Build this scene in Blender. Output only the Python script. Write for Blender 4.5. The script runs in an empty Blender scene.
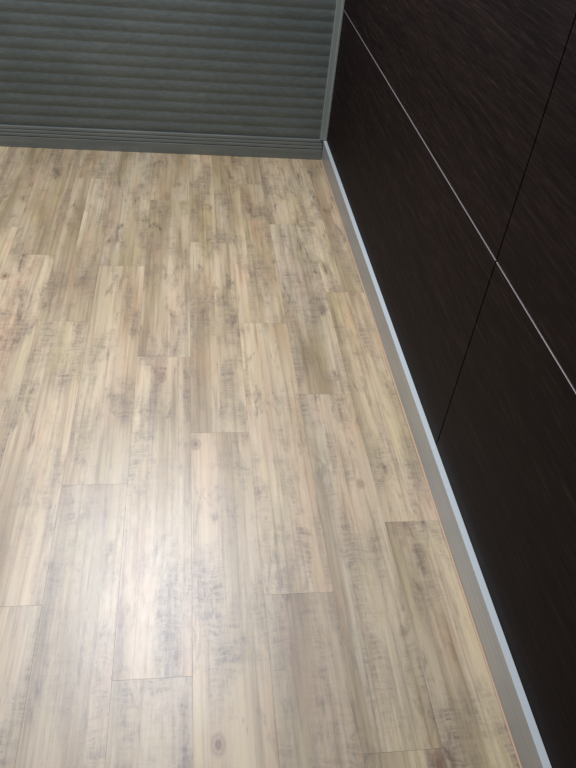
import bpy, bmesh, math, random
from mathutils import Matrix, Vector
random.seed(11)
sc = bpy.context.scene
sc.view_settings.view_transform = 'Standard'
sc.view_settings.look = 'None'

# ---------- helpers ----------
def new_mat(name):
    m = bpy.data.materials.new(name); m.use_nodes = True
    nt = m.node_tree; nt.nodes.clear()
    out = nt.nodes.new('ShaderNodeOutputMaterial')
    b = nt.nodes.new('ShaderNodeBsdfPrincipled')
    nt.links.new(b.outputs[0], out.inputs[0])
    return m, nt, b
class G:
    def __init__(s, nt): s.nt = nt
    def lk(s, v, sock):
        if v is None: return
        if isinstance(v, bpy.types.NodeSocket): s.nt.links.new(v, sock)
        else: sock.default_value = v
    def math(s, op, a, b=None, c=None, clamp=False):
        n = s.nt.nodes.new('ShaderNodeMath'); n.operation = op; n.use_clamp = clamp
        s.lk(a, n.inputs[0]); s.lk(b, n.inputs[1]); s.lk(c, n.inputs[2]); return n.outputs[0]
    def vmath(s, op, a, b=None):
        n = s.nt.nodes.new('ShaderNodeVectorMath'); n.operation = op
        s.lk(a, n.inputs[0]); s.lk(b, n.inputs[1]); return n.outputs[0]
    def noise(s, vec, scale, detail=3, rough=.55, dist=0):
        n = s.nt.nodes.new('ShaderNodeTexNoise')
        s.lk(vec, n.inputs['Vector']); n.inputs['Scale'].default_value = scale
        n.inputs['Detail'].default_value = detail; n.inputs['Roughness'].default_value = rough
        n.inputs['Distortion'].default_value = dist; return n.outputs[0]
    def ramp(s, f, stops, interp='LINEAR'):
        n = s.nt.nodes.new('ShaderNodeValToRGB'); s.lk(f, n.inputs[0])
        cr = n.color_ramp; cr.interpolation = interp
        while len(cr.elements) < len(stops): cr.elements.new(.5)
        for e, (p, c) in zip(cr.elements, stops):
            e.position = p; e.color = (c if isinstance(c, tuple) else (c, c, c)) + (1,)
        return n.outputs[0]
    def mix(s, f, a, b, mode='MIX'):
        n = s.nt.nodes.new('ShaderNodeMix'); n.data_type = 'RGBA'; n.blend_type = mode
        s.lk(f, n.inputs[0])
        for v, i in ((a, 6), (b, 7)):
            if isinstance(v, tuple): v = v + (1,) if len(v) == 3 else v
            s.lk(v, n.inputs[i])
        return n.outputs[2]
    def bump(s, h, strength, dist, b):
        n = s.nt.nodes.new('ShaderNodeBump'); n.inputs['Strength'].default_value = strength
        n.inputs['Distance'].default_value = dist; s.lk(h, n.inputs['Height'])
        s.nt.links.new(n.outputs[0], b.inputs['Normal'])
    def pos(s):
        return s.nt.nodes.new('ShaderNodeTexCoord').outputs['Object']
def obj(name, bm, mat, parent=None):
    me = bpy.data.meshes.new(name); bm.to_mesh(me); bm.free()
    o = bpy.data.objects.new(name, me); sc.collection.objects.link(o)
    if mat: me.materials.append(mat)
    if parent: o.parent = parent
    return o
def box(bm, x0, x1, y0, y1, z0, z1, bev=0, seg=2):
    r = bmesh.ops.create_cube(bm, size=1)
    vs = r['verts']
    for v in vs:
        v.co = Vector(((x0+x1)/2 + v.co.x*(x1-x0), (y0+y1)/2 + v.co.y*(y1-y0), (z0+z1)/2 + v.co.z*(z1-z0)))
    if bev:
        es = list({e for v in vs for e in v.link_edges})
        bmesh.ops.bevel(bm, geom=es, offset=bev, segments=seg, affect='EDGES', profile=.5)

XW, YW = 0.69, 3.437
XL, YF = -2.6, -1.6
H = 2.7

# ---------- floor material ----------
fm, nt, b = new_mat('vinyl_plank_oak'); g = G(nt)
P = g.pos()
at = nt.nodes.new('ShaderNodeAttribute'); at.attribute_name = 'plank'
rnd = at.outputs['Color']
sep = nt.nodes.new('ShaderNodeSeparateColor'); nt.links.new(rnd, sep.inputs[0])
R, Gc, B = sep.outputs
uvn = nt.nodes.new('ShaderNodeUVMap'); uvn.uv_map = 'UVMap'
us = nt.nodes.new('ShaderNodeSeparateXYZ'); nt.links.new(uvn.outputs[0], us.inputs[0])
edge = g.math('MULTIPLY_ADD', B, 1.7, .35)
sid = g.math('GREATER_THAN', us.outputs[0], edge)
off = g.vmath('MULTIPLY', rnd, (37., 53., 29.))
cmb = nt.nodes.new('ShaderNodeCombineXYZ')
nt.links.new(g.math('MULTIPLY', sid, 7.3), cmb.inputs[2]); nt.links.new(g.math('MULTIPLY', sid, 3.1), cmb.inputs[1])
V = g.vmath('ADD', g.vmath('ADD', P, off), cmb.outputs[0])
def st(x, y, z=1): return g.vmath('MULTIPLY', V, (float(x), float(y), float(z)))
soft = g.noise(st(9, 1.2), 1, 3, .5, .3)
base = g.ramp(soft, [(.25, (.37, .27, .155)), (.42, (.45, .355, .225)), (.58, (.51, .42, .29)), (.8, (.495, .362, .25))])
sr = g.math('FRACT', g.math('ADD', Gc, g.math('MULTIPLY', sid, .37)))
tone = g.ramp(sr, [(0, (.88, .85, .81)), (.3, (1, .97, .93)), (.5, (.94, .935, .93)), (.75, (1.06, 1.02, .97)), (1, (.95, .91, .85))])
base = g.mix(1., base, tone, 'MULTIPLY')
grain = g.noise(st(90, 2.0), 1, 5, .68, .4)
base = g.mix(1., base, g.ramp(grain, [(.3, (.66, .61, .55)), (.5, (1, 1, 1)), (.72, (1.16, 1.16, 1.16))]), 'MULTIPLY')
strip = g.noise(st(13, .8), 1, 2, .5)
base = g.mix(1., base, g.ramp(strip, [(.36, (.78, .75, .70)), (.5, (1, 1, 1)), (.64, (1.08, 1.06, 1.03))]), 'MULTIPLY')
hue = g.noise(st(9, 2.4), 1, 3, .6, .5)
base = g.mix(1., base, g.ramp(hue, [(.3, (1.05, .95, .91)), (.5, (1, 1, 1)), (.7, (1.0, 1.01, .89))]), 'MULTIPLY')
cloud = g.noise(st(12, 3.2), 1, 6, .68, .3)
cm = g.ramp(cloud, [(.455, 0.), (.62, 1.)])
wob = nt.nodes.new('ShaderNodeCombineXYZ')
nt.links.new(g.math('MULTIPLY', g.noise(st(22, 9), 1, 2, .5), .035), wob.inputs[1])
Vs = g.vmath('MULTIPLY', g.vmath('ADD', V, wob.outputs[0]), (13., 100., 1.))
saw = g.noise(Vs, 1, 4, .65, .6)
sm = g.ramp(saw, [(.43, 0.), (.58, 1.)])
fine = g.noise(st(95, 24), 1, 5, .8, .3)
sm2 = g.math('MULTIPLY', sm, g.ramp(fine, [(.42, .15), (.57, 1.)]))
m1 = g.math('MULTIPLY', cm, g.math('MULTIPLY_ADD', sm2, .56, .34))
base = g.mix(m1, base, (.175, .128, .088))
core = g.ramp(g.noise(st(20, 5), 1, 6, .66, .4), [(.565, 0.), (.70, 1.)])
m2 = g.math('MULTIPLY', core, g.math('MULTIPLY', g.ramp(fine, [(.38, .3), (.58, 1.)]), .92), clamp=True)
base = g.mix(m2, base, (.115, .078, .052))
vo = nt.nodes.new('ShaderNodeTexVoronoi'); vo.inputs['Scale'].default_value = 1
nt.links.new(st(8, 5.), vo.inputs['Vector'])
vsep = nt.nodes.new('ShaderNodeSeparateColor'); nt.links.new(vo.outputs['Color'], vsep.inputs[0])
sel = g.math('GREATER_THAN', vsep.outputs[0], .56)
kd = g.math('ADD', vo.outputs['Distance'], g.math('MULTIPLY', fine, .06))
kn = g.math('MULTIPLY', sel, g.ramp(kd, [(.0, .95), (.075, .85), (.105, .25), (.125, .5), (.18, 0.)]))
base = g.mix(kn, base, (.18, .09, .052))
nt.links.new(base, b.inputs['Base Color'])
nt.links.new(g.math('MULTIPLY_ADD', fine, .12, .365), b.inputs['Roughness'])
b.inputs['Specular IOR Level'].default_value = .78
g.bump(g.math('ADD', g.math('MULTIPLY', grain, .6), g.math('MULTIPLY', saw, .4)), .2, .0010, b)

# ---------- floor geometry ----------
bm = bmesh.new()
cl = bm.loops.layers.float_color.new('plank')
uvl = bm.loops.layers.uv.new('UVMap')
L, W, gap = 1.09, .17, .00022
known = {-.33: 1.303, -.16: .755, .01: 1.493, .18: .946, .35: 1.66, .52: 1.15}
x = XW - W
cols = []
while x > XL - W:
    cols.append(round(x, 2)); x -= W
for x0 in cols:
    y0 = known.get(x0, random.uniform(0, L))
    y0 -= math.ceil((y0 - YF)/L + 1)*L
    x1 = x0 + W
    y = y0
    while y < YW + .02:
        a, c = max(y, YF), min(y+L, YW+.02)
        if c - a > .005:
            before = set(bm.faces)
            r = bmesh.ops.create_grid(bm, x_segments=1, y_segments=1, size=.5)
            for v in r['verts']:
                v.co = Vector(((x0+x1)/2 + v.co.x*(W-2*gap), (a+c)/2 + v.co.y*(c-a-2*gap), 0))
            top = [f for f in bm.faces if f not in before]
            ins = bmesh.ops.inset_region(bm, faces=top, thickness=.0007, depth=0)
            for v in {v for f in ins['faces'] for v in f.verts}:
                if abs(abs(v.co.x-(x0+x1)/2)-(W/2-gap)) < 1e-5 or abs(abs(v.co.y-(a+c)/2)-((c-a)/2-gap)) < 1e-5:
                    v.co.z = -.0005
            col = (random.random(), random.random(), random.random(), 1)
            for f in bm.faces:
                if f not in before:
                    for l in f.loops:
                        l[cl] = col
                        l[uvl].uv = ((l.vert.co.x-x0)/W, (l.vert.co.y-y)/L)
        y += L
n0 = len(bm.faces)
box(bm, XL, XW+.05, YF, YW+.05, -.08, -.0007)
bm.faces.ensure_lookup_table()
for f in bm.faces[n0:]: f.material_index = 1
floor = obj('floor', bm, fm)
sm_, snt, sb = new_mat('floor_joint'); sb.inputs['Base Color'].default_value = (.15, .11, .08, 1); sb.inputs['Roughness'].default_value = .8
floor.data.materials.append(sm_)

# ---------- dark wenge panels ----------
dm, nt, b = new_mat('dark_wenge_laminate'); g = G(nt)
P = g.pos()
gr = g.noise(g.vmath('MULTIPLY', P, (1., 8., 170.)), 1, 6, .74, .5)
gr2 = g.noise(g.vmath('MULTIPLY', P, (1., 2., 30.)), 1, 3, .6, .3)
c1 = g.ramp(gr, [(.32, (.0040, .0019, .0016)), (.52, (.0098, .0052, .0044)), (.72, (.026, .0155, .0125))])
c1 = g.mix(1., c1, g.ramp(gr2, [(.3, .75), (.7, 1.25)]), 'MULTIPLY')
nt.links.new(c1, b.inputs['Base Color'])
nt.links.new(g.math('MULTIPLY_ADD', gr, .1, .58), b.inputs['Roughness'])
b.inputs['Specular IOR Level'].default_value = .08
g.bump(gr, .1, .0003, b)
am, nt, b = new_mat('brushed_aluminium'); g = G(nt); P = g.pos()
n = g.noise(g.vmath('MULTIPLY', P, (200., 2., 300.)), 1, 3, .6)
nt.links.new(g.ramp(n, [(.3, (.34, .34, .325)), (.7, (.45, .45, .43))]), b.inputs['Base Color'])
b.inputs['Metallic'].default_value = .45; b.inputs['Roughness'].default_value = .38
em, nt, b = new_mat('panel_edge_painted_glint'); b.inputs['Base Color'].default_value = (.34, .30, .30, 1)  # pale colour paints the light caught by the panels' top edges
b.inputs['Roughness'].default_value = .35; b.inputs['Metallic'].default_value = .5
bk, nt, b = new_mat('black_shadow_gap'); b.inputs['Base Color'].default_value = (.004, .0035, .0035, 1); b.inputs['Roughness'].default_value = .8
b.inputs['Specular IOR Level'].default_value = .1

XP = XW - .001     # panel face
XB = XW - .017     # skirting face
SY = 1.333
bm = bmesh.new(); box(bm, XP+.020, XP+.16, YF, YW+.16, -.08, H)
wr = obj('wall_right', bm, bk)
zs = [(.1, .6965), (.7005, 1.298), (1.302, 1.898), (1.902, H)]
ys = [(YF, SY-.002), (SY+.002, YW-.001)]
for (z0, z1) in zs:
    for (y0, y1) in ys:
        bm = bmesh.new(); box(bm, XP, XP+.020, y0, y1, z0, z1, .0012)
        p = obj('dark_wood_wall_panel', bm, dm)
        if z1 < 2:
            bm = bmesh.new(); box(bm, XP-.0004, XP+.012, y0+.001, y1-.001, z1-.0010, z1+.0004, .0003, 1)
            obj('top_edge_painted_glint', bm, em, p)  # thin strip added as a painted glint along the panel's top edge

# ---------- right skirting ----------
BT = .100
bm = bmesh.new()
box(bm, XB, XP+.0005, YF, YW-.012, .0, BT, .0018)
br = obj('baseboard_right', bm, am)
bm = bmesh.new(); box(bm, XB-.0008, XP-.0005, YF, YW-.012, BT-.003, BT+.0008, .0005, 1)
lm, nt, b = new_mat('aluminium_lip_painted_lit'); b.inputs['Base Color'].default_value = (.64, .69, .69, 1); b.inputs['Roughness'].default_value = .33; b.inputs['Metallic'].default_value = .3  # paler than the skirting face: light from above painted into the ledge colour
obj('top_lip', bm, lm, br)
km, nt, b = new_mat('tan_sealant'); b.inputs['Base Color'].default_value = (.50, .33, .20, 1); b.inputs['Roughness'].default_value = .5
bm = bmesh.new(); box(bm, XB-.0035, XB+.001, YF, YW-.012, 0, .004, .0012, 2)
obj('sealant_bead', bm, km, br)

# ---------- ribbed back wall ----------
rm, nt, b = new_mat('ribbed_grey_green_metal'); g = G(nt); P = g.pos()
n = g.noise(g.vmath('MULTIPLY', P, (3., 1., 5.)), 1, 4, .6)
n2 = g.noise(g.vmath('MULTIPLY', P, (40., 1., 160.)), 1, 3, .6)
c = g.ramp(n, [(.3, (.096, .114, .106)), (.7, (.131, .149, .139))])
c = g.mix(1., c, g.ramp(n2, [(.3, .84), (.7, 1.14)]), 'MULTIPLY')
nt.links.new(c, b.inputs['Base Color'])
b.inputs['Roughness'].default_value = .42; b.inputs['Metallic'].default_value = .15
bm = bmesh.new()
z = .1; pitch = .049; amp = .0034; N = 14
prof = []
while z < H:
    for i in range(N):
        t = i/N
        prof.append((z + t*pitch, YW + .004 + amp*(1-abs(math.sin(math.pi*t))**1.1)))
    z += pitch
prev = None
for (zz, yy) in prof:
    a = bm.verts.new((XL, yy, zz)); c_ = bm.verts.new((XP+.02, yy, zz))
    if prev: bm.faces.new((prev[0], prev[1], c_, a)).smooth = True
    prev = (a, c_)
box(bm, XL, XP+.02, YW+.012, YW+.16, -.08, prof[-1][0])
obj('wall_back', bm, rm)

gm, nt, b = new_mat('grey_skirting'); g = G(nt); P = g.pos()
n = g.noise(g.vmath('MULTIPLY', P, (4., 4., 60.)), 1, 3, .6)
nt.links.new(g.ramp(n, [(.3, (.145, .16, .148)), (.7, (.19, .205, .19))]), b.inputs['Base Color'])
b.inputs['Roughness'].default_value = .38; b.inputs['Metallic'].default_value = .2
bm = bmesh.new()
box(bm, XL, XB, YW-.010, YW+.012, 0, .052, .002)
for k, z0 in enumerate((.054, .070, .086)):
    box(bm, XL, XB, YW-.008+.002*k, YW+.012, z0, z0+.0145, .003)
obj('baseboard_back', bm, gm)
tm, nt, b = new_mat('pale_corner_trim'); b.inputs['Base Color'].default_value = (.26, .29, .27, 1); b.inputs['Roughness'].default_value = .35; b.inputs['Metallic'].default_value = .2
bm = bmesh.new()
box(bm, XP-.034, XP, YW-.008, YW+.010, .1, H, .002)
box(bm, XP-.010, XP, YW-.014, YW-.006, .1, H, .002)
obj('trim_corner', bm, tm)

# ---------- lights ----------
w = bpy.data.worlds.new('World'); sc.world = w; w.use_nodes = True
wn = w.node_tree; bg = wn.nodes['Background']
bg.inputs[0].default_value = (.88, .93, 1.0, 1); bg.inputs[1].default_value = .30
def area(name, loc, target, sx, sy, power, col):
    l = bpy.data.lights.new(name, 'AREA'); l.shape = 'RECTANGLE'; l.size = sx; l.size_y = sy
    l.energy = power; l.color = col
    o = bpy.data.objects.new(name, l); sc.collection.objects.link(o)
    o.location = loc
    o.rotation_euler = (Vector(target)-Vector(loc)).to_track_quat('-Z', 'Y').to_euler()
area('ceiling_light', (-.30, 2.55, 2.68), (-.42, .4, 0), .8, 1.2, 116, (.86, .90, 1))

# ---------- camera ----------
cam = bpy.data.cameras.new('camera'); co = bpy.data.objects.new('camera', cam); sc.collection.objects.link(co)
cam.sensor_fit = 'VERTICAL'; cam.sensor_height = 36; cam.lens = 716/768*36
cam.clip_start = .01
r = Vector((.9903, -.1059, .0902)); u = Vector((.0020, .6604, .7526)); f = Vector((.1393, .7434, -.6523))
co.matrix_world = Matrix(((r.x, u.x, -f.x, 0), (r.y, u.y, -f.y, 0), (r.z, u.z, -f.z, 1.5), (0, 0, 0, 1)))
sc.camera = co
